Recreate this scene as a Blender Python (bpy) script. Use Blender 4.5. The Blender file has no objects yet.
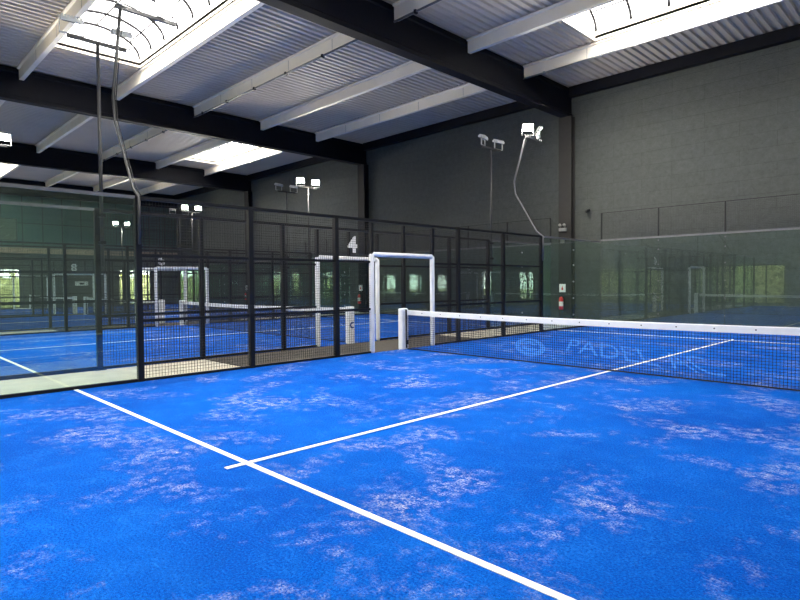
import bpy, bmesh, math, random
from mathutils import Vector, Matrix
random.seed(7)
S = bpy.context.scene
C = S.collection
PI = math.pi

# ------------------------------------------------------------ materials
def mat(name):
    m = bpy.data.materials.new(name); m.use_nodes = True
    nt = m.node_tree; nt.nodes.clear()
    out = nt.nodes.new('ShaderNodeOutputMaterial')
    return m, nt, out

def N(nt, kind, **kw):
    n = nt.nodes.new(kind)
    for k, v in kw.items():
        if k in n.inputs: n.inputs[k].default_value = v
        else: setattr(n, k, v)
    return n

def ramp(nt, fac, stops):
    r = nt.nodes.new('ShaderNodeValToRGB')
    el = r.color_ramp.elements
    el[0].position, el[0].color = stops[0][0], (*stops[0][1], 1)
    el[1].position, el[1].color = stops[-1][0], (*stops[-1][1], 1)
    for p, c in stops[1:-1]:
        e = el.new(p); e.color = (*c, 1)
    nt.links.new(fac, r.inputs[0])
    return r

def simple(name, col, rough=.5, metal=0., var=.12, scale=6., bump=0., bscale=60., spec=.5):
    m, nt, out = mat(name)
    b = N(nt, 'ShaderNodeBsdfPrincipled', Roughness=rough, Metallic=metal)
    b.inputs['Specular IOR Level'].default_value = spec
    tc = N(nt, 'ShaderNodeTexCoord')
    n = N(nt, 'ShaderNodeTexNoise', Scale=scale, Detail=4.)
    nt.links.new(tc.outputs['Object'], n.inputs['Vector'])
    lo = tuple(c * (1 - var) for c in col); hi = tuple(min(1, c * (1 + var)) for c in col)
    r = ramp(nt, n.outputs['Fac'], [(.3, lo), (.7, hi)])
    nt.links.new(r.outputs[0], b.inputs['Base Color'])
    if bump:
        n2 = N(nt, 'ShaderNodeTexNoise', Scale=bscale, Detail=3.)
        nt.links.new(tc.outputs['Object'], n2.inputs['Vector'])
        bp = N(nt, 'ShaderNodeBump', Strength=bump, Distance=.01)
        nt.links.new(n2.outputs['Fac'], bp.inputs['Height'])
        nt.links.new(bp.outputs[0], b.inputs['Normal'])
    nt.links.new(b.outputs[0], out.inputs[0])
    return m

def emit(name, col, strength):
    m, nt, out = mat(name)
    e = N(nt, 'ShaderNodeEmission', Strength=strength); e.inputs['Color'].default_value = (*col, 1)
    nt.links.new(e.outputs[0], out.inputs[0])
    return m

M = {}
M['black'] = simple('black_powder_coat', (.006, .0065, .009), .5, spec=.3)
M['beam'] = simple('black_painted_steel', (.0045, .005, .009), .65, spec=.2)
M['rail'] = simple('dark_grey_rail', (.13, .13, .14), .4, .3)
M['pole'] = simple('dark_painted_pole', (.03, .03, .034), .5)
M['silver'] = simple('galvanised_steel', (.45, .46, .47), .35, .8)
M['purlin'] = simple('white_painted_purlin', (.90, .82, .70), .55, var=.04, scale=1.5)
M['white'] = simple('white_vinyl_padding', (.82, .83, .85), .45, var=.05)
M['tape'] = simple('white_net_tape', (.80, .80, .80), .7, var=.04)
M['netcord'] = simple('dark_net_cord', (.016, .018, .035), .7)
M['wire'] = simple('black_mesh_wire', (.012, .012, .014), .5)
M['digit'] = simple('white_number_board', (.9, .9, .9), .5, var=.02)
M['lamp_body'] = simple('pale_lamp_housing', (.62, .63, .62), .4, .2)
M['red'] = simple('red_extinguisher_paint', (.62, .02, .025), .3, var=.05)
M['paper'] = simple('white_sign_face', (.85, .86, .84), .6, var=.04)
M['conc'] = simple('beige_concrete_walkway', (.56, .52, .43), .85, var=.10, scale=2.2, bump=.2)
M['mat'] = simple('brown_coir_matting', (.060, .052, .044), .95, var=.25, scale=30, bump=.6, bscale=120)
M['column'] = simple('brown_grey_painted_column', (.018, .0165, .016), .6, var=.1)
M['ledge'] = simple('timber_ledge', (.33, .25, .18), .7, var=.15)
M['ledge_grey'] = simple('grey_lamp_plastic', (.25, .25, .24), .5)
M['frame_dark'] = simple('dark_window_frame', (.02, .025, .028), .5)
M['leaf'] = simple('garden_foliage', (.62, .62, .34), .8, var=.5, scale=3.5)
M['lawn'] = simple('outdoor_ground', (.35, .36, .20), .9, var=.2, scale=.6)
M['blue_logo'] = simple('navy_badge', (.01, .05, .25), .5)
M['print'] = simple('pale_blue_turf_print', (.002, .135, .60), .95, var=.25, scale=9)
M['line'] = simple('white_court_line', (.80, .79, .74), .9, var=.10, scale=25)
M['lamp_on'] = emit('lit_led_face', (1., .96, .80), 40.)
M['lamp_off'] = simple('unlit_led_face', (.35, .36, .33), .2)
M['rib'] = simple('skylight_rib_metal', (.02, .02, .022), .6, spec=.1)
M['seam'] = simple('purlin_seam', (.25, .25, .25), .6)

# corrugated roof deck
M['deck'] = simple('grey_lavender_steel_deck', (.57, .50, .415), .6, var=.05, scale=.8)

# blockwork walls: dark painted large-format blocks, running bond
def wall_mat(name, col, axis, joint=(.5, .5, .5)):
    m, nt, out = mat(name)
    b = N(nt, 'ShaderNodeBsdfPrincipled', Roughness=.88)
    tc = N(nt, 'ShaderNodeTexCoord'); sp = N(nt, 'ShaderNodeSeparateXYZ'); cb = N(nt, 'ShaderNodeCombineXYZ')
    nt.links.new(tc.outputs['Object'], sp.inputs[0])
    nt.links.new(sp.outputs[axis], cb.inputs[0]); nt.links.new(sp.outputs[2], cb.inputs[1])
    br = N(nt, 'ShaderNodeTexBrick'); br.offset = .5
    br.inputs['Scale'].default_value = 1.; br.inputs['Brick Width'].default_value = 2.05
    br.inputs['Row Height'].default_value = .47; br.inputs['Mortar Size'].default_value = .010
    br.inputs['Mortar Smooth'].default_value = .3
    c1 = (*[c * .97 for c in col], 1); c2 = (*[min(1, c * 1.03) for c in col], 1)
    br.inputs['Color1'].default_value = c1; br.inputs['Color2'].default_value = c2
    br.inputs['Mortar'].default_value = (*[c * j for c, j in zip(col, joint)], 1)
    nt.links.new(cb.outputs[0], br.inputs['Vector'])
    n = N(nt, 'ShaderNodeTexNoise', Scale=5.0, Detail=10., Roughness=.85)
    nt.links.new(tc.outputs['Object'], n.inputs['Vector'])
    r = ramp(nt, n.outputs['Fac'], [(.3, (.68,) * 3), (.7, (1.3,) * 3)])
    mx = N(nt, 'ShaderNodeMix', data_type='RGBA', blend_type='MULTIPLY')
    mx.inputs['Factor'].default_value = 1.
    nt.links.new(br.outputs['Color'], mx.inputs[6]); nt.links.new(r.outputs[0], mx.inputs[7])
    nt.links.new(mx.outputs[2], b.inputs['Base Color'])
    n2 = N(nt, 'ShaderNodeTexNoise', Scale=22., Detail=6.)
    nt.links.new(tc.outputs['Object'], n2.inputs['Vector'])
    ad = N(nt, 'ShaderNodeMath', operation='SUBTRACT')
    sc_ = N(nt, 'ShaderNodeMath', operation='MULTIPLY'); sc_.inputs[1].default_value = .22
    nt.links.new(br.outputs['Fac'], sc_.inputs[0])
    nt.links.new(n2.outputs['Fac'], ad.inputs[0]); nt.links.new(sc_.outputs[0], ad.inputs[1])
    bp = N(nt, 'ShaderNodeBump', Strength=.8, Distance=.03)
    nt.links.new(ad.outputs[0], bp.inputs['Height']); nt.links.new(bp.outputs[0], b.inputs['Normal'])
    nt.links.new(b.outputs[0], out.inputs[0])
    return m
M['wall_y'] = wall_mat('dark_grey_blockwork', (.064, .071, .068), 0, (.78, .78, .78))
M['wall_near'] = wall_mat('mid_grey_blockwork', (.20, .21, .19), 0, (.8, .8, .8))
M['wall_x'] = wall_mat('dark_grey_end_blockwork', (.10, .11, .10), 1)

# teal-grey upper cladding
def clad():
    m, nt, out = mat('dark_teal_cladding')
    b = N(nt, 'ShaderNodeBsdfPrincipled', Roughness=.4)
    tc = N(nt, 'ShaderNodeTexCoord'); sp = N(nt, 'ShaderNodeSeparateXYZ'); cb = N(nt, 'ShaderNodeCombineXYZ')
    nt.links.new(tc.outputs['Object'], sp.inputs[0])
    nt.links.new(sp.outputs[1], cb.inputs[0]); nt.links.new(sp.outputs[2], cb.inputs[1])
    br = N(nt, 'ShaderNodeTexBrick'); br.offset = 0.
    br.inputs['Scale'].default_value = 1.; br.inputs['Brick Width'].default_value = 1.25
    br.inputs['Row Height'].default_value = 2.; br.inputs['Mortar Size'].default_value = .03
    br.inputs['Color1'].default_value = (.030, .075, .068, 1); br.inputs['Color2'].default_value = (.045, .095, .085, 1)
    br.inputs['Mortar'].default_value = (.012, .02, .02, 1)
    nt.links.new(cb.outputs[0], br.inputs['Vector']); nt.links.new(br.outputs['Color'], b.inputs['Base Color'])
    nt.links.new(b.outputs[0], out.inputs[0]); return m
M['clad'] = clad()

# artificial turf: saturated blue pile with pale sand infill patches
def turf():
    m, nt, out = mat('blue_artificial_turf')
    b = N(nt, 'ShaderNodeBsdfPrincipled', Roughness=.95)
    b.inputs['Specular IOR Level'].default_value = .05
    tc = N(nt, 'ShaderNodeTexCoord'); O = tc.outputs['Object']
    def noise(sc, det=4., rough=.5, dist=0.):
        n = N(nt, 'ShaderNodeTexNoise', Scale=sc, Detail=det, Roughness=rough, Distortion=dist)
        nt.links.new(O, n.inputs['Vector']); return n.outputs['Fac']
    fib = ramp(nt, noise(70., 5., .75), [(.30, (.0004, .036, .23)), (.5, (.0006, .082, .46)), (.70, (.002, .150, .68))])
    broad = ramp(nt, noise(.45, 3.), [(.35, (.80, .80, .85)), (.65, (1.1, 1.1, 1.05))])
    mx = N(nt, 'ShaderNodeMix', data_type='RGBA', blend_type='MULTIPLY'); mx.inputs['Factor'].default_value = 1.
    nt.links.new(fib.outputs[0], mx.inputs[6]); nt.links.new(broad.outputs[0], mx.inputs[7])
    # light brushing of the pile
    br = ramp(nt, noise(2.6, 7., .72, .4), [(.46, (0,) * 3), (.66, (1,) * 3)])
    sp0 = ramp(nt, noise(38., 3., .7), [(.42, (0,) * 3), (.62, (1,) * 3)])
    mu0 = N(nt, 'ShaderNodeMath', operation='MULTIPLY'); nt.links.new(br.outputs[0], mu0.inputs[0]); nt.links.new(sp0.outputs[0], mu0.inputs[1])
    m0 = N(nt, 'ShaderNodeMath', operation='MULTIPLY'); m0.inputs[1].default_value = .42; nt.links.new(mu0.outputs[0], m0.inputs[0])
    mx1 = N(nt, 'ShaderNodeMix', data_type='RGBA'); mx1.inputs[7].default_value = (.02, .22, .78, 1)
    nt.links.new(m0.outputs[0], mx1.inputs[0]); nt.links.new(mx.outputs[2], mx1.inputs[6])
    # sand
    a = ramp(nt, noise(1.15, 5., .62, .3), [(.50, (0,) * 3), (.67, (1,) * 3)])
    b2 = ramp(nt, noise(9., 6., .7), [(.45, (0,) * 3), (.60, (1,) * 3)])
    c = ramp(nt, noise(60., 4., .8), [(.44, (0,) * 3), (.60, (1,) * 3)])
    m1 = N(nt, 'ShaderNodeMath', operation='MULTIPLY'); nt.links.new(a.outputs[0], m1.inputs[0]); nt.links.new(b2.outputs[0], m1.inputs[1])
    m2 = N(nt, 'ShaderNodeMath', operation='MULTIPLY'); nt.links.new(m1.outputs[0], m2.inputs[0]); nt.links.new(c.outputs[0], m2.inputs[1])
    m3 = N(nt, 'ShaderNodeMath', operation='MULTIPLY'); m3.inputs[1].default_value = .85; nt.links.new(m2.outputs[0], m3.inputs[0])
    mx2 = N(nt, 'ShaderNodeMix', data_type='RGBA'); mx2.inputs[7].default_value = (.66, .62, .58, 1)
    nt.links.new(m3.outputs[0], mx2.inputs[0]); nt.links.new(mx1.outputs[2], mx2.inputs[6])
    nt.links.new(mx2.outputs[2], b.inputs['Base Color'])
    bp = N(nt, 'ShaderNodeBump', Strength=.6, Distance=.01)
    nt.links.new(noise(160., 3.), bp.inputs['Height']); nt.links.new(bp.outputs[0], b.inputs['Normal'])
    nt.links.new(b.outputs[0], out.inputs[0]); return m
M['turf'] = turf()

def glass(name, tint, boost):
    m, nt, out = mat(name)
    t = N(nt, 'ShaderNodeBsdfTransparent'); t.inputs[0].default_value = (*tint, 1)
    g = N(nt, 'ShaderNodeBsdfGlossy', Roughness=.0); g.inputs[0].default_value = (.85, 1., .93, 1)
    f = N(nt, 'ShaderNodeFresnel', IOR=1.5)
    ge = N(nt, 'ShaderNodeNewGeometry')      # same reflectance from both faces of the sheet
    # Cycles inverts the index on back faces, so feed it the inverse there
    ir = N(nt, 'ShaderNodeMath', operation='MULTIPLY_ADD'); ir.inputs[1].default_value = 1 / 1.5 - 1.5; ir.inputs[2].default_value = 1.5
    nt.links.new(ge.outputs['Backfacing'], ir.inputs[0]); nt.links.new(ir.outputs[0], f.inputs['IOR'])
    mu = N(nt, 'ShaderNodeMath', operation='MULTIPLY'); mu.inputs[1].default_value = boost; mu.use_clamp = True
    nt.links.new(f.outputs[0], mu.inputs[0])
    x = N(nt, 'ShaderNodeMixShader')
    nt.links.new(mu.outputs[0], x.inputs[0]); nt.links.new(t.outputs[0], x.inputs[1]); nt.links.new(g.outputs[0], x.inputs[2])
    nt.links.new(x.outputs[0], out.inputs[0]); return m
M['glass'] = glass('greenish_tempered_glass', (.92, .975, .95), 1.6)
M['pane'] = glass('clear_window_glass', (.95, .97, .96), 1.0)

def poly():
    m, nt, out = mat('translucent_polycarbonate')
    t = N(nt, 'ShaderNodeBsdfTransparent'); t.inputs[0].default_value = (.93, .93, .93, 1)
    d = N(nt, 'ShaderNodeBsdfTranslucent'); d.inputs[0].default_value = (.9, .9, .9, 1)
    x = N(nt, 'ShaderNodeMixShader', Fac=.3)
    nt.links.new(t.outputs[0], x.inputs[1]); nt.links.new(d.outputs[0], x.inputs[2])
    nt.links.new(x.outputs[0], out.inputs[0]); return m
M['poly'] = poly()

# ------------------------------------------------------------ mesh helpers
def box(bm, x0, x1, y0, y1, z0, z1, mtx=None):
    vs = [bm.verts.new((x, y, z)) for x in (x0, x1) for y in (y0, y1) for z in (z0, z1)]
    for f in ((0, 1, 3, 2), (4, 6, 7, 5), (0, 4, 5, 1), (2, 3, 7, 6), (0, 2, 6, 4), (1, 5, 7, 3)):
        bm.faces.new([vs[i] for i in f])
    if mtx:
        for v in vs: v.co = mtx @ v.co
    return vs

def tube(bm, pts, r, seg=10, caps=True):
    pts = [Vector(p) for p in pts]; rings = []
    for i, p in enumerate(pts):
        d = (pts[min(i + 1, len(pts) - 1)] - pts[max(i - 1, 0)]).normalized()
        ref = Vector((0, 0, 1)) if abs(d.z) < .9 else Vector((1, 0, 0))
        a = d.cross(ref).normalized(); b = d.cross(a)
        rr = r[i] if isinstance(r, (list, tuple)) else r
        rings.append([bm.verts.new(p + a * rr * math.cos(2 * PI * k / seg) + b * rr * math.sin(2 * PI * k / seg)) for k in range(seg)])
    for A, B in zip(rings, rings[1:]):
        for k in range(seg):
            bm.faces.new((A[k], A[(k + 1) % seg], B[(k + 1) % seg], B[k]))
    if caps:
        bm.faces.new(rings[0][::-1]); bm.faces.new(rings[-1])

def prism(bm, poly2, a0, a1, axis):
    """extrude a closed 2D outline along an axis"""
    def P(u, v, a):
        return {0: (a, u, v), 1: (u, a, v), 2: (u, v, a)}[axis]
    A = [bm.verts.new(P(u, v, a0)) for u, v in poly2]; B = [bm.verts.new(P(u, v, a1)) for u, v in poly2]
    n = len(A)
    for i in range(n): bm.faces.new((A[i], A[(i + 1) % n], B[(i + 1) % n], B[i]))
    bm.faces.new(A[::-1]); bm.faces.new(B)

def obj(name, bm, m, parent=None, smooth=False, bevel=0.):
    bmesh.ops.recalc_face_normals(bm, faces=bm.faces[:])
    me = bpy.data.meshes.new(name); bm.to_mesh(me); bm.free()
    me.materials.append(M[m] if isinstance(m, str) else m)
    if smooth:
        for p in me.polygons: p.use_smooth = True
    o = bpy.data.objects.new(name, me); C.objects.link(o)
    if parent: o.parent = parent
    if bevel:
        b = o.modifiers.new('bevel', 'BEVEL'); b.width = bevel; b.segments = 2; b.limit_method = 'ANGLE'
    return o

def bx(name, x0, x1, y0, y1, z0, z1, m, parent=None, bevel=0.):
    bm = bmesh.new(); box(bm, x0, x1, y0, y1, z0, z1); return obj(name, bm, m, parent, bevel=bevel)

def tag(o, label, cat, group=None):
    o['label'] = label; o['category'] = cat
    if group: o['group'] = group
    return o
def thing(name, label, cat, loc=(0, 0, 0), rz=0., group=None):
    o = bpy.data.objects.new(name, None); C.objects.link(o); o.empty_display_size = .2
    o.location = loc; o.rotation_euler = (0, 0, rz)
    return tag(o, label, cat, group)
def struct(o): o['kind'] = 'structure'; return o

KIDS = {}
def copy_tree(o, parent=None):
    c = o.copy(); C.objects.link(c); c.parent = parent
    for ch in [k for k in bpy.data.objects if k.parent == o]:
        copy_tree(ch, c)
    return c
def dup(root, loc, label, rz=None, group=None):
    r = copy_tree(root); r.location = loc
    if rz is not None: r.rotation_euler = (0, 0, rz)
    r['label'] = label
    if group: r['group'] = group
    return r

ORD = ['nearest', 'second', 'third', 'fourth', 'fifth', 'sixth', 'seventh', 'eighth']

# ------------------------------------------------------------ room shell
XL, XR, YN, YF = -38.0, 11.0, -11.0, 11.0
ZD = 9.02
# floor slabs and turf
struct(bx('floor', XL - .3, XR + .3, YN - .3, YF + .3, -.15, -.02, 'conc'))
struct(bx('ground', -120, 60, -90, 70, -.40, -.16, 'lawn'))

def text_mesh(s, size, extrude, offset=0.):
    cu = bpy.data.curves.new('t', 'FONT'); cu.body = s; cu.size = size; cu.extrude = extrude; cu.offset = offset
    cu.align_x = 'CENTER'; cu.align_y = 'CENTER'
    t = bpy.data.objects.new('t', cu); C.objects.link(t)
    bpy.context.view_layer.update()
    dg = bpy.context.evaluated_depsgraph_get()
    me = bpy.data.meshes.new_from_object(t.evaluated_get(dg))
    bpy.data.objects.remove(t); bpy.data.curves.remove(cu)
    return me

COURTS = [0, -12, -24, -36]          # x of each court's left side
for i, x0 in enumerate(COURTS):
    xe = x0 + 10
    if x0 == -36: pass
    t = struct(bx('floor_turf', x0 + .0, xe, -10, 10, -.02, 0.0, 'turf'))
    for y in (-6.95, 6.95):
        bx('service_line', x0 + .02, xe - .02, y - .028, y + .028, 0, .004, 'line', t)
    bx('centre_line', x0 + 4.972, x0 + 5.028, -7.15, 7.15, 0.0, .005, 'line', t)
# PADEL AC lettering printed on the far half of the near court
turf0 = bpy.data.objects['floor_turf']
bm = bmesh.new()
# ball badge: ring with two curved seams
def ring(bm, cx, cy, rx, ry, w, a0, a1, z=.003, seg=40, rot=0.):
    A = []; B = []
    for k in range(seg + 1):
        a = a0 + (a1 - a0) * k / seg
        for L, s in ((A, 1.), (B, 1. - w)):
            u, v = rx * s * math.cos(a), ry * s * math.sin(a)
            L.append(bm.verts.new((cx + u * math.cos(rot) - v * math.sin(rot), cy + u * math.sin(rot) + v * math.cos(rot), z)))
    for k in range(seg): bm.faces.new((A[k], A[k + 1], B[k + 1], B[k]))
BU = Vector((.93, -.37)); BV = Vector((-.52, .85))
def ering(rx, ry, w, a0, a1, seg=40):
    A = []; B = []
    for k in range(seg + 1):
        a = a0 + (a1 - a0) * k / seg
        for L, q in ((A, 1.), (B, 1. - w)):
            p = Vector((1.85, 2.45)) + BU * rx * q * math.cos(a) + BV * ry * q * math.sin(a)
            L.append(bm.verts.new((p.x, p.y, .003)))
    for k in range(seg): bm.faces.new((A[k], A[k + 1], B[k + 1], B[k]))
ering(.60, 1.9, .35, 0, 2 * PI)
ering(.34, 1.1, .6, .4, 2.8)
ering(.34, 1.1, .6, 3.5, 5.9)
obj('printed_badge', bm, 'print', turf0)
for s, bx0, w in (('PADEL', 3.0, 2.45), ('AC', 5.72, 1.0)):
    me = text_mesh(s, 1., .001)
    xs = [v.co.x for v in me.vertices]; ys = [v.co.y for v in me.vertices]
    W = max(xs) - min(xs); H = max(ys) - min(ys)
    for v in me.vertices:
        u = (v.co.x - min(xs)) / W * w; q = (v.co.y - min(ys)) / H
        X = bx0 + u
        v.co = Vector((X - 1.2 * q, 2.1 - .42 * (X - 3.0) + 2.45 * q, v.co.z + .003))
    me.materials.append(M['print'])
    o = bpy.data.objects.new('printed_lettering', me); C.objects.link(o); o.parent = turf0

# brown matting between the gates in each corridor
for k, xc in enumerate((-1, -13, -25)):
    o = bx('floor_matting', xc - .93, xc + .93, -4., 3.2, -.02, -.008, 'mat')
    tag(o, ['brown floor matting on the walkway beside the near court gate',
            'brown floor matting on the walkway behind the court marked 4',
            'brown floor matting on the farthest walkway by the court marked 8'][k], 'floor mat')

# walls with rectangular openings
def wall_holes(name, axis, pos, thick, a0, a1, z0, z1, holes, m):
    bm = bmesh.new()
    as_ = sorted({a0, a1, *[h[0] for h in holes], *[h[1] for h in holes]})
    for u0, u1 in zip(as_, as_[1:]):
        zs = sorted([(h[2], h[3]) for h in holes if h[0] <= u0 + 1e-6 and h[1] >= u1 - 1e-6])
        z = z0; segs = []
        for p, q in zs:
            if p > z: segs.append((z, p))
            z = q
        if z < z1: segs.append((z, z1))
        for p, q in segs:
            if axis == 'y': box(bm, u0, u1, pos, pos + thick, p, q)
            else: box(bm, pos, pos + thick, u0, u1, p, q)
    return struct(obj(name, bm, m))
wall_holes('wall_far', 'y', YF, .3, XL - .3, XR + .3, -.15, 9.3, [], 'wall_y')
near_wins = [(-33.6, -32.1, .35, 2.4), (-30.3, -28.5, .35, 2.4), (-26.6, -24.8, .35, 2.4), (-21.4, -20.2, .35, 2.4), (-17.5, -16.0, .15, 2.4),
             (-10.6, -5.6, .1, 2.5), (-2.6, 1.4, .1, 2.5), (4.2, 6.4, .1, 2.5)]
wall_holes('wall_near', 'y', YN - .3, .3, XL - .3, XR + .3, -.15, 9.3, near_wins, 'wall_near')
end_wins = [(-3.7, -2.6, .0, 2.75), (-1.45, -.2, .0, 2.75), (6.4, 8.85, .0, 2.75), (-8.4, -6.4, .0, 2.75)]
wall_holes('wall_left', 'x', XL - .3, .3, YN, YF, -.15, 4.05, end_wins, 'wall_x')
mezz = [(-4.2, -.3, 4.75, 6.3)]
wall_holes('wall_left_upper', 'x', XL - .3, .3, YN, YF, 4.05, 9.3, mezz, 'clad')
wall_holes('wall_right', 'x', XR, .3, YN, YF, -.15, 9.3, [], 'wall_x')
struct(bx('trim_1', XL, XL + .35, YN, YF, 3.86, 4.24, 'ledge'))

wn = 0
def window(axis, pos, a0, a1, z0, z1, mull=1):
    global wn; wn += 1
    bm = bmesh.new(); w = .05
    def b(u0, u1, p, q):
        if axis == 'y': box(bm, u0, u1, pos - .05, pos + .05, p, q)
        else: box(bm, pos - .05, pos + .05, u0, u1, p, q)
    b(a0, a0 + w, z0, z1); b(a1 - w, a1, z0, z1); b(a0 + w, a1 - w, z0, z0 + w); b(a0 + w, a1 - w, z1 - w, z1)
    for k in range(1, mull + 1):
        u = a0 + (a1 - a0) * k / (mull + 1); b(u - .03, u + .03, z0 + w, z1 - w)
    o = struct(obj('window_%d' % wn, bm, 'frame_dark'))
    bm = bmesh.new()
    if axis == 'y': box(bm, a0 + w, a1 - w, pos - .004, pos + .004, z0 + w, z1 - w)
    else: box(bm, pos - .004, pos + .004, a0 + w, a1 - w, z0 + w, z1 - w)
    obj('window_pane', bm, 'pane', o)
for a in near_wins: window('y', YN - .15, a[0], a[1], a[2], a[3], 0 if a[0] < -12 else round((a[1] - a[0]) / 1.1) - 1)
for k, a in enumerate(end_wins): window('x', XL - .15, a[0], a[1], a[2], a[3], 2 if k == 2 else 0)
window('x', XL - .15, *mezz[0], 2)
struct(bx('wall_mezzanine_back', XL - 1.2, XL - 1.1, -6, 1.5, 4., 7., 'wall_x'))

# ------------------------------------------------------------ roof
BEAMS = [10.12, -1.83, -13.85, -25.85, -37.7]
PY = [10.75, 7.7, 4.6, 1.45, -1.65, -4.75, -7.85]     # purlin rows
SKY = [  # bay (right beam index), x0, x1, y0, y1
    (1.0, 7.6, 4.78, 7.52, 'arched skylight above the near court by the far wall'),
    (-10.9, -3.6, -4.57, -1.83, 'large arched skylight at the top left over the court marked 4'),
    (-23.8, -17.2, 4.78, 7.52, 'arched skylight beyond the second black beam near the far wall'),
    (-35.4, -28.2, -4.57, -1.83, 'farthest arched skylight at the left picture edge'),
    (1.0, 7.6, -4.57, -1.83, 'unseen arched skylight added to brighten the near half of the near court'),  # added out of view to bring more daylight onto the court floor
    (1.0, 7.6, -10.6, -8.05, 'unseen arched skylight added for daylight over the corner where the photographer stands')]  # second added opening behind the camera view, lights the near turf
HOLES = [(s[0], s[1], s[2], s[3]) for s in SKY]
# corrugated deck in strips: profile repeats along x, ribs run along y
bm = bmesh.new()
pitch = .25
def deck_strip(x0, x1, y0, y1):
    prof = []; x = x0
    while x < x1 - 1e-6:
        for dx, z in ((0, 0), (.09, 0), (.125, .055), (.215, .055)):
            if x + dx <= x1: prof.append((x + dx, ZD + z))
        x += pitch
    prof.append((x1, ZD))
    A = [bm.verts.new((u, y0, z)) for u, z in prof]; B = [bm.verts.new((u, y1, z)) for u, z in prof]
    A2 = [bm.verts.new((u, y0, z + .12)) for u, z in ((prof[0][0], ZD + .0), (prof[-1][0], ZD + .0))]
    for i in range(len(A) - 1): bm.faces.new((A[i], A[i + 1], B[i + 1], B[i]))
    bm.verts.remove(A2[0]); bm.verts.remove(A2[1])
ys = sorted({YN - .3, YF + .3, *[h[2] for h in HOLES], *[h[3] for h in HOLES]})
for y0, y1 in zip(ys, ys[1:]):
    hs = sorted([(h[0], h[1]) for h in HOLES if h[2] <= y0 + 1e-6 and h[3] >= y1 - 1e-6])
    x = XL - .3
    for a, b in hs:
        deck_strip(x, a, y0, y1); x = b
    deck_strip(x, XR + .3, y0, y1)
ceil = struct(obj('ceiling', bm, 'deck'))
# insulated roof skin over the deck
bm = bmesh.new()
for y0, y1 in zip(ys, ys[1:]):
    hs = sorted([(h[0], h[1]) for h in HOLES if h[2] <= y0 + 1e-6 and h[3] >= y1 - 1e-6])
    x = XL - .3
    for a, b in hs: box(bm, x, a, y0, y1, ZD + .07, ZD + .16); x = b
    box(bm, x, XR + .3, y0, y1, ZD + .07, ZD + .16)
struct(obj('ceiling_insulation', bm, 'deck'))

for i, bxx in enumerate(BEAMS):
    w = .175
    bm = bmesh.new()      # I section along y
    prism(bm, [(bxx - w, 7.9), (bxx + w, 7.9), (bxx + w, 8.02), (bxx + w - .03, 8.05), (bxx + w - .03, 8.80), (bxx + w, 8.84), (bxx + w, 8.98),
               (bxx - w, 8.98), (bxx - w, 8.84), (bxx - w + .03, 8.80), (bxx - w + .03, 8.05), (bxx - w, 8.02)], YN + .02, YF - .02, 1)
    tag(obj('roof_beam', bm, 'beam'), ['black roof beam along the right wall beside the photographer', 'nearest black roof beam running from top centre to the far wall',
        'second black roof beam crossing the upper left behind the first', 'third black roof beam in the distance at the left',
        'farthest black roof beam against the end wall'][i], 'beam')

def purlin_mesh(x0, x1, kind):
    bm = bmesh.new()
    prism(bm, [(-.13, ZD - .01), (.13, ZD - .01), (.13, ZD - .06), (.07, ZD - .08), (.07, 8.60), (-.07, 8.60), (-.07, ZD - .08), (-.13, ZD - .06)], x0, x1, 0)
    return bm
bays = [('above the near court', 0), ('between the first and second black beams', 1), ('between the second and third black beams', 2), ('beyond the third black beam', 3)]
for bn, b in bays:
    x1 = BEAMS[b] - .175; x0 = BEAMS[b + 1] + .175
    for k, y in enumerate(PY[1:]):
        bm = purlin_mesh(x0, x1, k)
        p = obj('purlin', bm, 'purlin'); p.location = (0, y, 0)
        tag(p, '%s white roof purlin from the far wall %s' % (['first', 'second', 'third', 'fourth', 'fifth', 'sixth'][k], bn), 'purlin')
        if k in (0, 2, 5, 4):      # vertical seams of the encased purlins
            n = 5
            for j in range(1, n):
                x = x0 + (x1 - x0) * j / n
                bx('seam_strip', x - .006, x + .006, -.074, -.07, 8.605, 8.93, 'seam', p)
    e = bx('edge_beam', x0, x1, YF - .28, YF - .02, 8.64, ZD - .01, 'beam')
    tag(e, 'black steel edge beam along the top of the far wall %s' % bn, 'beam')
# cable conduits under the third purlins
for b in (0, 1, 2):
    x1 = BEAMS[b] - .175; x0 = BEAMS[b + 1] + .175
    t = thing('cable_conduit', 'dark cable conduit clipped under the third purlin %s' % bays[b][0], 'conduit', (0, 1.38, 8.553))
    bm = bmesh.new(); tube(bm, [(x0, 0, 0), (x1, 0, 0)], .03, 8); obj('pipe', bm, 'rail', t, True)
    for j in range(6):
        x = x0 + .8 + (x1 - x0 - 1.6) * j / 5
        bx('clip', x - .03, x + .03, -.05, .05, -.05, .045, 'black', t)
# thin pipe under the first purlin of the near bay
for b in (0, 2):
    x1 = BEAMS[b] - .175; x0 = BEAMS[b + 1] + .175
    t = thing('cable_conduit', 'slim pale conduit running under the first purlin %s' % bays[b][0], 'conduit', (0, 7.60, 8.558))
    bm = bmesh.new(); tube(bm, [(x0, 0, 0), (x1, 0, 0)], .022, 8); obj('pipe', bm, 'silver', t, True)
    for j in range(6):
        x = x0 + .8 + (x1 - x0 - 1.6) * j / 5
        bx('clip', x - .03, x + .03, -.03, .06, -.03, .04, 'silver', t)

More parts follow.
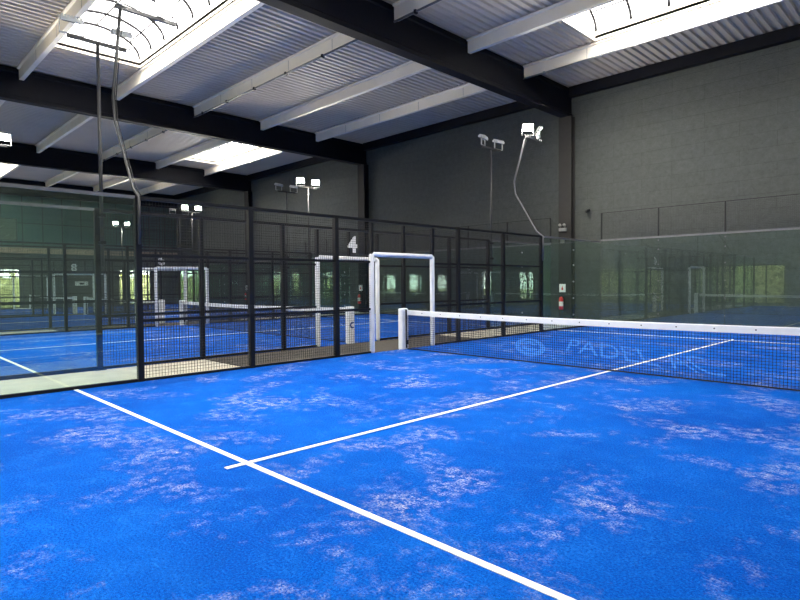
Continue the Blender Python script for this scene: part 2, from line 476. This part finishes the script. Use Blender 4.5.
def arc(y0, y1, rise, n, z0):
    c = (y0 + y1) / 2; h = (y1 - y0) / 2
    return [(c - h * math.cos(PI * k / n), z0 + rise * math.sin(PI * k / n)) for k in range(n + 1)]
for x0, x1, y0, y1, lab in SKY:
    t = thing('skylight', lab, 'skylight', ((x0 + x1) / 2, (y0 + y1) / 2, ZD))
    hx = (x1 - x0) / 2; hy = (y1 - y0) / 2
    zc = .30
    bm = bmesh.new()   # curb
    box(bm, -hx - .04, hx + .04, -hy - .04, -hy, 0, zc); box(bm, -hx - .04, hx + .04, hy, hy + .04, 0, zc)
    box(bm, -hx - .04, -hx, -hy, hy, 0, zc); box(bm, hx, hx + .04, -hy, hy, 0, zc)
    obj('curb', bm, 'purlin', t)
    A = arc(-hy, hy, .75, 18, zc)
    bm = bmesh.new()
    r0 = [bm.verts.new((-hx, u, v)) for u, v in A]; r1 = [bm.verts.new((hx, u, v)) for u, v in A]
    for i in range(18): bm.faces.new((r0[i], r0[i + 1], r1[i + 1], r1[i]))
    bm.faces.new(r0); bm.faces.new(r1[::-1])
    obj('glazing', bm, 'poly', t, False)
    n = int(round(2 * hx / 1.05))
    B = arc(-hy + .02, hy - .02, .71, 18, zc)
    for j in range(n + 1):
        x = -hx + .03 + (2 * hx - .06) * j / n
        bm = bmesh.new(); tube(bm, [(x, u, v) for u, v in B], .045, 6); obj('rib', bm, 'rib', t, True)
    for k in (4, 9, 14): bm = bmesh.new(); tube(bm, [(-hx, *B[k]), (hx, *B[k])], .026, 6); obj('glazing_bar', bm, 'rib', t)
# smoke-vent opener bracket in the big skylight
# ------------------------------------------------------------ columns on the far wall
for i, bxx in enumerate(BEAMS[1:4]):
    bm = bmesh.new(); c = bxx
    prism(bm, [(c - .17, 10.98), (c + .30, 10.98), (c + .30, 10.94), (c + .09, 10.92), (c + .09, 10.76), (c + .30, 10.74), (c + .30, 10.68),
               (c - .24, 10.68), (c - .24, 10.74), (c - .05, 10.76), (c - .05, 10.92), (c - .17, 10.94)], -.02, 7.9, 2)
    tag(obj('wall_column', bm, 'column' if i == 0 else 'beam'), ['brown black steel column on the far wall beside the near court glass',
        'black steel column on the far wall behind the number 4', 'distant black steel column on the far wall under the third beam'][i], 'column')
    x = c - .06
    dist = ['beside the near court', 'behind the court marked 4', 'in the distance'][i]
    # fire extinguisher
    t = thing('fire_extinguisher', 'red fire extinguisher on the far wall column %s' % dist, 'fire extinguisher', (x, 10.56, .46))
    bm = bmesh.new(); tube(bm, [(0, 0, 0), (0, 0, .02), (0, 0, .42), (0, 0, .48), (0, 0, .51)], [.07, .085, .085, .06, .03], 20)
    cyl = obj('cylinder', bm, 'red', t, True)
    bm = bmesh.new(); tube(bm, [(0, 0, .14), (0, 0, .32)], .0865, 20, False); obj('label', bm, 'paper', cyl, True)['label'] = 'white instruction label'
    bm = bmesh.new(); tube(bm, [(0, 0, .51), (0, 0, .56)], .03, 10); box(bm, -.01, .12, -.012, .012, .575, .59); box(bm, -.01, .10, -.012, .012, .545, .56); obj('valve', bm, 'black', t)
    bm = bmesh.new(); tube(bm, [(.02, 0, .53), (.10, 0, .50), (.115, 0, .38), (.10, 0, .12)], .012, 8); obj('hose', bm, 'black', t, True)
    bx('bracket', -.05, .05, .08, .12, .1, .4, 'black', t)
    s = bx('extinguisher_sign', x - .13, x + .13, 10.655, 10.675, 1.14, 1.46, 'paper')
    tag(s, 'small white safety sign above the extinguisher %s' % dist, 'sign')
    bm = bmesh.new(); tube(bm, [(x, 10.652, 1.22), (x, 10.652, 1.32)], [.035, .035], 10); box(bm, x - .012, x + .012, 10.648, 10.655, 1.32, 1.38)
    obj('pictogram', bm, 'red', s)

# emergency lamp on the first column, small camera on the wall
t = thing('emergency_light', 'white emergency light on the column beside the near court glass', 'lamp', (-1.85, 10.66, 3.50))
bx('housing', -.15, .15, -.10, .0, .0, .13, 'ledge_grey', t, .01)
for s in (-.09, .09):
    bm = bmesh.new(); tube(bm, [(s, -.05, .16), (s, -.07, .22), (s, -.13, .25)], [.03, .045, .06], 10); obj('spot_head', bm, 'ledge_grey', t, True)
bx('cable_box', -.10, .06, -.06, .0, -.45, -.32, 'rail', t)
t = thing('wall_camera', 'small dark security camera on the far wall right of the column', 'camera', (-.95, 10.97, 4.25))
bx('mount', -.04, .04, -.10, 0, -.04, .04, 'black', t)
bm = bmesh.new(); tube(bm, [(0, -.08, 0), (.03, -.2, -.04), (.05, -.30, -.07)], [.05, .06, .05], 10); obj('camera_body', bm, 'black', t, True)

# ------------------------------------------------------------ fences
def mesh_bm(y0, y1, z0, z1, step=.05, th=.0025, axis='x', c=0.):
    """welded wire mesh in the plane normal to `axis`"""
    bm = bmesh.new()
    def P(u, v, w):
        return (c + w, u, v) if axis == 'x' else (u, c + w, v)
    def bar(u0, u1, v0, v1, off):
        r = [bm.verts.new(P(u, v, w)) for u, v, w in (
            (u0, v0, -th + off), (u1, v0, -th + off) if v1 - v0 > u1 - u0 else (u0, v1, -th + off),
            (u1, v0, th + off) if v1 - v0 > u1 - u0 else (u0, v1, th + off), (u0, v0, th + off))]
        q = [bm.verts.new(P(u, v, w)) for u, v, w in (
            ((u0, v1, -th + off), (u1, v1, -th + off), (u1, v1, th + off), (u0, v1, th + off)) if v1 - v0 > u1 - u0 else
            ((u1, v0, -th + off), (u1, v1, -th + off), (u1, v1, th + off), (u1, v0, th + off)))]
        for i in range(4): bm.faces.new((r[i], r[(i + 1) % 4], q[(i + 1) % 4], q[i]))
    n = max(1, int(round((y1 - y0) / step)))
    for i in range(1, n):
        u = y0 + (y1 - y0) * i / n; bar(u - th, u + th, z0, z1, 0)
    n = max(1, int(round((z1 - z0) / step)))
    for i in range(1, n):
        v = z0 + (z1 - z0) * i / n; bar(y0, y1, v - th, v + th, th * 2)
    return bm

def make_fence():
    t = thing('court_fence', 'x', 'fence')
    H = 2.94; p = .045
    for y in (-10.03, -8, -6, -4, -2, 2, 4, 6):
        a = bx('post', -p, p, y - p, y + p, -.02, H, 'black', t)
        bx('foot_plate', -.075, .075, y - .09, y + .09, -.02, -.006, 'black', a)
    bx('post', -.03, .03, -.03, .03, 2.26, H - .06, 'black', t)
    for s in (-1, 1):
        bx('gate_post', -.035, .035, s - .035, s + .035, -.02, H - .06, 'black', t)
        bm = bmesh.new(); tube(bm, [(0, s, -.01), (0, s, .04), (0, s, 2.16), (0, s, 2.20)], [.045, .058, .058, .045], 16)
        o = obj('post_padding', bm, 'white', t, True); o['label'] = 'white vinyl padding on gate post'
    bm = bmesh.new(); tube(bm, [(0, -1.0, 2.19), (0, -.97, 2.19), (0, .97, 2.19), (0, 1.0, 2.19)], [.04, .055, .055, .04], 16)
    o = obj('lintel_padding', bm, 'white', t, True); o['label'] = 'white vinyl padding over gate'
    secs = [(-6, -4), (-4, -2), (-2, -1), (1, 2), (2, 4), (4, 6)]
    for a, b in secs:
        obj('mesh_panel', mesh_bm(a + .04, b - .04, .05, H - .04), 'wire', t)
        for z in (.02, .98, 2.02):
            bx('rail', -.02, .02, a + .045, b - .045, z - .024, z + .022, 'black', t)
    obj('mesh_panel', mesh_bm(-.96, .96, 2.27, H - .04), 'wire', t)
    bx('top_rail', -.032, .032, -6 - .04, 6.04, H - .03, H + .03, 'black', t)
    for a, b in ((-10, -6), (6, 10)):
        bx('top_rail', -.025, .025, a + (.0 if a < 0 else .04), b - (.04 if a < 0 else .04), H - .02, H + .03, 'rail', t)
        bx('base_rail', -.03, .03, a + (.0 if a < 0 else .04), b - (.04 if a < 0 else .04), -.02, .05, 'black', t)
    for a, b in ((-9.98, -8.01), (-7.99, -6.05), (6.05, 7.99), (8.01, 9.97)):
        bx('glass_panel', -.006, .006, a, b, .05, H - .02, 'glass', t)
    for y in (-8, 8):
        for z in (.45, 1.0, 1.55, 2.1, 2.6):
            bm = bmesh.new(); tube(bm, [(.007, y, z), (.028, y, z)], [.03, .025], 10); obj('glass_clamp', bm, 'silver', t, True)
    return t
f0 = make_fence()
f0['label'] = 'black mesh side fence with white gate posts on the near court'
FX = {-2: 'black mesh fence just across the walkway with the number 4 above its gate', -12: 'left mesh fence of the court marked 4 with padded gate posts',
      -14: 'distant mesh fence whose gate stands right behind the court marked 4', -24: 'far mesh fence along the left side of the third court',
      -26: 'far mesh fence with the number 8 above its gate', -36: 'farthest mesh fence in front of the end wall'}
for X, lab in FX.items():
    dup(f0, (X, 0, 0), lab, rz=PI if False else 0.)

def make_back():
    t = thing('glass_back_wall', 'x', 'glass wall', (0, 10, 0))
    for k in range(5):
        bx('glass_panel', 2 * k + .01, 2 * k + 1.99, -.006, .006, .05, 2.98, 'glass', t)
        obj('mesh_panel', mesh_bm(2 * k + .03, 2 * k + 1.97, 3.05, 3.96, axis='y', th=.0026), 'wire', t)
    for k in range(6):
        xx = 2 * k + (.02 if k == 0 else -.02 if k == 5 else 0)
        bx('post', xx - .02, xx + .02, -.02, .02, 3.04, 3.98, 'black', t)
        if 0 < k < 5:
            for z in (.45, 1.0, 1.55, 2.1, 2.6, 2.9):
                bm = bmesh.new(); tube(bm, [(xx, -.022, z), (xx, -.007, z)], [.016, .020], 10); obj('glass_clamp', bm, 'rail', t, True)
    bx('top_rail', 0, 10, -.03, .03, 2.985, 3.04, 'rail', t)
    bx('mesh_edge_rail', .04, 9.96, -.008, .008, 3.965, 3.985, 'black', t)
    bx('base_rail', .03, 9.97, -.03, .03, -.02, .05, 'black', t)
    return t
b0 = make_back(); b0['label'] = 'greenish glass back wall of the near court with mesh above'
dup(b0, (-12, 10, 0), 'glass back wall at the far end of the court marked 4')
dup(b0, (-24, 10, 0), 'glass back wall at the far end of the third court')
dup(b0, (-36, 10, 0), 'glass back wall at the far end of the most distant court')

# ------------------------------------------------------------ nets
def net_top(x):                      # sagging cable
    u = (x - 5) / 4.9; return .875 + .045 * u * u
def make_net():
    t = thing('padel_net', 'x', 'net')
    X0, X1 = .12, 9.88
    bm = bmesh.new(); n = 217; th = .0026
    def quadbar(p, q, wv, dv):
        a = [bm.verts.new(Vector(p) + w * wv + d * dv) for w, d in ((-1, -1), (1, -1), (1, 1), (-1, 1))]
        b = [bm.verts.new(Vector(q) + w * wv + d * dv) for w, d in ((-1, -1), (1, -1), (1, 1), (-1, 1))]
        for i in range(4): bm.faces.new((a[i], a[(i + 1) % 4], b[(i + 1) % 4], b[i]))
    for i in range(n + 1):
        x = X0 + (X1 - X0) * i / n
        quadbar((x, 0, .02), (x, 0, net_top(x) - .10), Vector((th, 0, 0)), Vector((0, th, 0)))
    m = 24; rows = 17
    for j in range(1, rows):
        for i in range(m):
            xa = X0 + (X1 - X0) * i / m; xb = X0 + (X1 - X0) * (i + 1) / m
            za = .02 + (net_top(xa) - .12) * j / rows; zb = .02 + (net_top(xb) - .12) * j / rows
            quadbar((xa, .003, za), (xb, .003, zb), Vector((0, 0, th)), Vector((0, th, 0)))
    obj('netting', bm, 'netcord', t)
    bm = bmesh.new()
    for i in range(m):
        xa = X0 + (X1 - X0) * i / m; xb = X0 + (X1 - X0) * (i + 1) / m
        vs = []
        for x in (xa, xb):
            z = net_top(x)
            vs.append([bm.verts.new((x, y, zz)) for y, zz in ((-.014, z - .112), (-.016, z - .012), (-.008, z), (.008, z), (.016, z - .012), (.014, z - .112))])
        for k in range(6): bm.faces.new((vs[0][k], vs[0][(k + 1) % 6], vs[1][(k + 1) % 6], vs[1][k]))
    bmesh.ops.remove_doubles(bm, verts=bm.verts[:], dist=1e-5)
    tp = obj('headband', bm, 'tape', t); tp['label'] = 'white headband tape'
    for i in range(17):
        x = .6 + .55 * i; z = net_top(x) - .055
        bm = bmesh.new(); tube(bm, [(x, -.016, z), (x, -.021, z)], .011, 8); obj('snap', bm, 'black', tp)
    bx('hem', X0, X1, -.006, .006, .006, .028, 'netcord', t)
    for x in (-.02, 10.02):
        bm = bmesh.new(); box(bm, x - .08, x + .08, -.10, .10, -.02, .955)
        pp = obj('post', bm, 'white', t, bevel=.03); pp['label'] = 'white padded net post'
        s = 1 if x < 5 else -1
        bm = bmesh.new(); tube(bm, [(x + s * .10, 0, .03), (x + s * .10, 0, .93)], .018, 8); obj('cable_post', bm, 'black', t)
        bm = bmesh.new(); tube(bm, [(x + s * .125, 0, .12), (x + s * .125, 0, .22)], .03, 8); obj('winch', bm, 'black', t)
    return t
n0 = make_net(); n0['label'] = 'dark net with white headband across the near court'
n1 = dup(n0, (-12, 0, 0), 'net across the court marked 4 seen through the fence')
dup(n0, (-24, 0, 0), 'distant net on the third court')
dup(n0, (-36, 0, 0), 'farthest net on the court marked 8')
# round badge on the padded post of court 4
pst = [o for o in bpy.data.objects if o.parent == n1 and o.name.startswith('post')]
pst = max(pst, key=lambda o: max(v.co.x for v in o.data.vertices))
bm = bmesh.new()
for k in range(20):
    a0 = .9 + 4.5 * k / 20; a1 = .9 + 4.5 * (k + 1) / 20
    q = [bm.verts.new((10.02 + .081, .02 + r * math.cos(a), .47 + r * math.sin(a))) for r, a in ((.085, a0), (.085, a1), (.04, a1), (.04, a0))]
    bm.faces.new(q)
ex = bmesh.ops.extrude_face_region(bm, geom=bm.faces[:])
for v in [g for g in ex['geom'] if isinstance(g, bmesh.types.BMVert)]: v.co.x += .004
obj('badge', bm, 'blue_logo', pst)['label'] = 'navy open ring badge'

# ------------------------------------------------------------ numbers over the gates
for X, d, lab in ((-2, '4', 'white number 4 above the gate across the walkway'), (-14, '6', 'small white number above the distant second gate'),
                  (-26, '8', 'small white number 8 above the farthest gate at left')):
    me = text_mesh(d, .6, .012, .022)
    zs = [v.co.y for v in me.vertices]; h = max(zs) - min(zs); mid = (max(zs) + min(zs)) / 2
    for v in me.vertices:
        s = .43 / h
        v.co = Vector((v.co.z + .07, v.co.x * s, (v.co.y - mid) * s))
    me.materials.append(M['digit'])
    o = bpy.data.objects.new('court_number', me); C.objects.link(o); o.location = (X, .08 if X == -2 else 0, 2.56)
    tag(o, lab, 'number sign')
s = bx('wall_sign', XL, XL + .03, 3.25, 4.15, 1.55, 1.85, 'paper'); tag(s, 'white rectangular sign on the end wall below the number 8', 'sign')
bx('stripe', XL + .03, XL + .035, 3.55, 3.85, 1.62, 1.78, 'frame_dark', s)

# ------------------------------------------------------------ light masts
def floodlight(parent, loc, aim, tilt, lit, name='floodlight'):
    """LED flood: housing box with fins, glowing face, U bracket. aim = heading of the face."""
    mt = Matrix.Translation(loc) @ Matrix.Rotation(aim, 4, 'Z') @ Matrix.Rotation(-tilt, 4, 'Y')
    bm = bmesh.new()
    vs = box(bm, -.03, .03, -.17, .17, -.12, .12)
    for k in range(7): box(bm, -.07, -.03, -.15 + k * .05 - .006, -.15 + k * .05 + .006, -.10, .10)
    for v in bm.verts: v.co = mt @ v.co
    h = obj(name, bm, 'lamp_body', parent)
    bm = bmesh.new(); box(bm, .031, .036, -.15, .15, -.10, .10)
    for v in bm.verts: v.co = mt @ v.co
    obj('led_face', bm, 'lamp_on' if lit else 'lamp_off', h)['label'] = 'glowing lamp face' if lit else 'unlit lamp face'
    bm = bmesh.new(); m2 = Matrix.Translation(loc) @ Matrix.Rotation(aim, 4, 'Z')
    box(bm, -.02, .02, -.195, -.18, -.24, .03); box(bm, -.02, .02, .18, .195, -.24, .03); box(bm, -.02, .02, -.195, .195, -.255, -.24)
    for v in bm.verts: v.co = m2 @ v.co
    obj('bracket', bm, 'silver', h)
    if lit:
        l = bpy.data.lights.new('floodlight_beam', 'AREA'); l.shape = 'RECTANGLE'; l.size = .2; l.size_y = .3
        l.energy = 8.; l.color = (1., .95, .84)
        lo = bpy.data.objects.new('floodlight_beam', l); C.objects.link(lo)
        lo.matrix_world = Matrix.Translation(parent.location) @ mt @ Matrix.Translation((.045, 0, 0)) @ Matrix.Rotation(-PI / 2, 4, 'Y')
    return h

def mast(X, Y, label, aims, lits, bent=False, seed=0):
    t = thing('light_mast', label, 'floodlight mast', (X, Y, 0))
    z0 = 2.2
    if bent:
        pts = [(.072, 0, 2.2), (.072, 0, 2.95), (-.16, 0, 3.12), (-.92, 0, 4.35), (-.97, 0, 4.75), (-.55, 0, 6.10)]; xt = -.55; zt = 6.12
        bm = bmesh.new(); tube(bm, pts, [.025, .025, .022, .022, .028, .030], 10); obj('pole', bm, 'rail' if Y > 0 else 'pole', t, True)
        bm = bmesh.new(); tube(bm, [(p[0] + .045, .03, p[2]) for p in pts[1:]], .008, 6); obj('cable', bm, 'black', t, True)
    else:
        xt = .0; zt = 5.95
        bm = bmesh.new(); tube(bm, [(0, 0, 1.9), (0, 0, zt)], .032, 10); obj('pole', bm, 'pole', t, True)
        bx('clamp', -.06, .06, -.05, .05, 2.3, 2.36, 'black', t); bx('clamp', -.06, .06, -.05, .05, 2.8, 2.86, 'black', t)
    ya_, yb_ = (-.08, .92) if bent else (-.50, .50)
    bx('crossbar', xt - .03, xt + .03, ya_, yb_, zt - .03, zt + .03, 'pole', t)
    for (dy, aim, lit) in zip((.12, .76) if bent else (-.42, .42), aims, lits):
        floodlight(t, Vector((xt, dy, zt + .285)), aim, -.55 if lit else -1.25, lit)
    return t
E_, W_ = 0., PI
mast(0, 6, 'bent mast with a lit floodlight at the far end of the near fence', (-.75, .75), (True, True), True)
mast(0, -6, 'bent mast rising from the near fence at the left, top cut off', (.3, .3), (True, True), True)
mast(-1.87, 6, 'straight mast with unlit lamp backs beside the bent mast', (W_ + .35, W_ - .1), (False, False))
mast(-1.87, -5.95, 'tall straight T shaped mast at left in front of the skylight', (W_ - .1, W_ - .1), (False, False))
mast(-12.1, 6, 'distant T mast with two glowing lamps over the far wall', (-.75, -.65), (True, True))
mast(-13.87, 6, 'small unlit T mast just left of the glowing pair', (W_ + .2, W_ - .1), (False, False))
mast(-12.1, -6, 'mast with a glowing lamp at the left picture edge', (.1, .05), (True, True))
mast(-24.1, 6, 'far mast with two glowing lamps above the second gate', (-.55, -.55), (True, True))
mast(-25.87, 6, 'far unlit mast left of the glowing pair over the second gate', (W_, W_), (False, False))
mast(-36.1, 6, 'farthest mast with glowing lamps near the end wall', (-.4, -.4), (True, True))

# ------------------------------------------------------------ outside planting seen through the windows
def hedge(x0, x1, y0, y1, h, lab, seed):
    random.seed(seed); bm = bmesh.new()
    nx = max(4, int((x1 - x0) / .35)); ny = max(4, int((y1 - y0) / .35))
    cnt = int(1400 * max(1, (x1 - x0) * (y1 - y0) / 30))
    box(bm, x0 + .4, x1 - .4, y0 + .3, y1 - .3, -.16, h - .4)
    for i in range(cnt):
        p = Vector((random.uniform(x0, x1), random.uniform(y0, y1), random.uniform(-.1, h)))
        s = random.uniform(.12, .3); R = Matrix.Rotation(random.uniform(0, 6.28), 4, (random.random(), random.random(), random.random() + .1))
        q = [bm.verts.new(p + R @ Vector(c) * s) for c in ((-1, 0, 0), (0, -.5, .1), (1, 0, 0), (0, .5, .1))]
        bm.faces.new(q)
    o = obj('hedge', bm, 'leaf'); o['kind'] = 'stuff'
    return tag(o, lab, 'hedge')
hedge(-46, -44, -14, 12, 2.6, 'yellow green hedge outside the end wall windows', 3)
hedge(-13, 8, -14.6, -13.2, 3.2, 'dark green hedge outside the side windows, reflected in the glass back wall', 5)

GR = {'purlin': 'white purlins under the roof', 'roof_beam': 'black roof beams', 'edge_beam': 'black edge beams along the far wall',
      'court_fence': 'mesh side fences of the courts', 'glass_back_wall': 'glass back walls of the courts', 'padel_net': 'padel nets',
      'light_mast': 'floodlight masts', 'skylight': 'arched skylights', 'wall_column': 'columns on the far wall', 'fire_extinguisher': 'fire extinguishers on columns',
      'extinguisher_sign': 'safety signs on columns', 'court_number': 'court numbers above the gates', 'cable_conduit': 'conduits under the purlins',
      'floor_matting': 'mattings between the gates', 'hedge': 'hedges outside'}
for o in bpy.data.objects:
    k = o.name.split('.')[0]
    if o.parent is None and k in GR: o['group'] = GR[k]

# ------------------------------------------------------------ daylight
w = bpy.data.worlds.new('World'); S.world = w; w.use_nodes = True
nt = w.node_tree; nt.nodes.clear()
out = nt.nodes.new('ShaderNodeOutputWorld'); bg = nt.nodes.new('ShaderNodeBackground')
bg.inputs[0].default_value = (1., .985, .94, 1); bg.inputs[1].default_value = 1.0
nt.links.new(bg.outputs[0], out.inputs[0])

def portal(name, loc, sx, sy, rot):
    l = bpy.data.lights.new(name, 'AREA'); l.shape = 'RECTANGLE'; l.size = sx; l.size_y = sy
    l.cycles.is_portal = True
    o = bpy.data.objects.new(name, l); C.objects.link(o); o.location = loc; o.rotation_euler = rot
for x0, x1, y0, y1, lab in SKY:
    portal('skylight_portal', ((x0 + x1) / 2, (y0 + y1) / 2, ZD + .29), x1 - x0, y1 - y0, (0, 0, 0))
for a in near_wins: portal('window_portal', ((a[0] + a[1]) / 2, YN + .01, (a[2] + a[3]) / 2), a[1] - a[0], a[3] - a[2], (PI / 2, 0, 0))
for a in end_wins: portal('window_portal', (XL + .01, (a[0] + a[1]) / 2, (a[2] + a[3]) / 2), a[3] - a[2], a[1] - a[0], (0, -PI / 2, 0))

# ------------------------------------------------------------ camera
f, cx, cy, cz, ya, pi_, ro = 568.75, 9.412, -9.4364, 1.5499, -.7906, -.0299, -.00809
fw = Vector((math.sin(ya) * math.cos(pi_), math.cos(ya) * math.cos(pi_), math.sin(pi_)))
r = Vector((math.cos(ya), -math.sin(ya), 0)); u = r.cross(fw)
c_, s_ = math.cos(ro), math.sin(ro)
r2 = c_ * r + s_ * u; u2 = -s_ * r + c_ * u
cam = bpy.data.cameras.new('Camera'); cam.sensor_width = 36.; cam.lens = f * 36 / 800; cam.clip_start = .05; cam.clip_end = 400
co = bpy.data.objects.new('Camera', cam); C.objects.link(co)
co.matrix_world = Matrix(((r2.x, u2.x, -fw.x, cx), (r2.y, u2.y, -fw.y, cy), (r2.z, u2.z, -fw.z, cz), (0, 0, 0, 1)))
S.camera = co

S.view_settings.view_transform = 'Standard'; S.view_settings.look = 'None'; S.view_settings.gamma = 1.
S.view_settings.use_curve_mapping = False
S.view_settings.exposure = 4.05
cyc = S.cycles
cyc.max_bounces = 10; cyc.diffuse_bounces = 5; cyc.glossy_bounces = 4; cyc.transparent_max_bounces = 40
cyc.sample_clamp_indirect = 4.; cyc.use_denoising = True
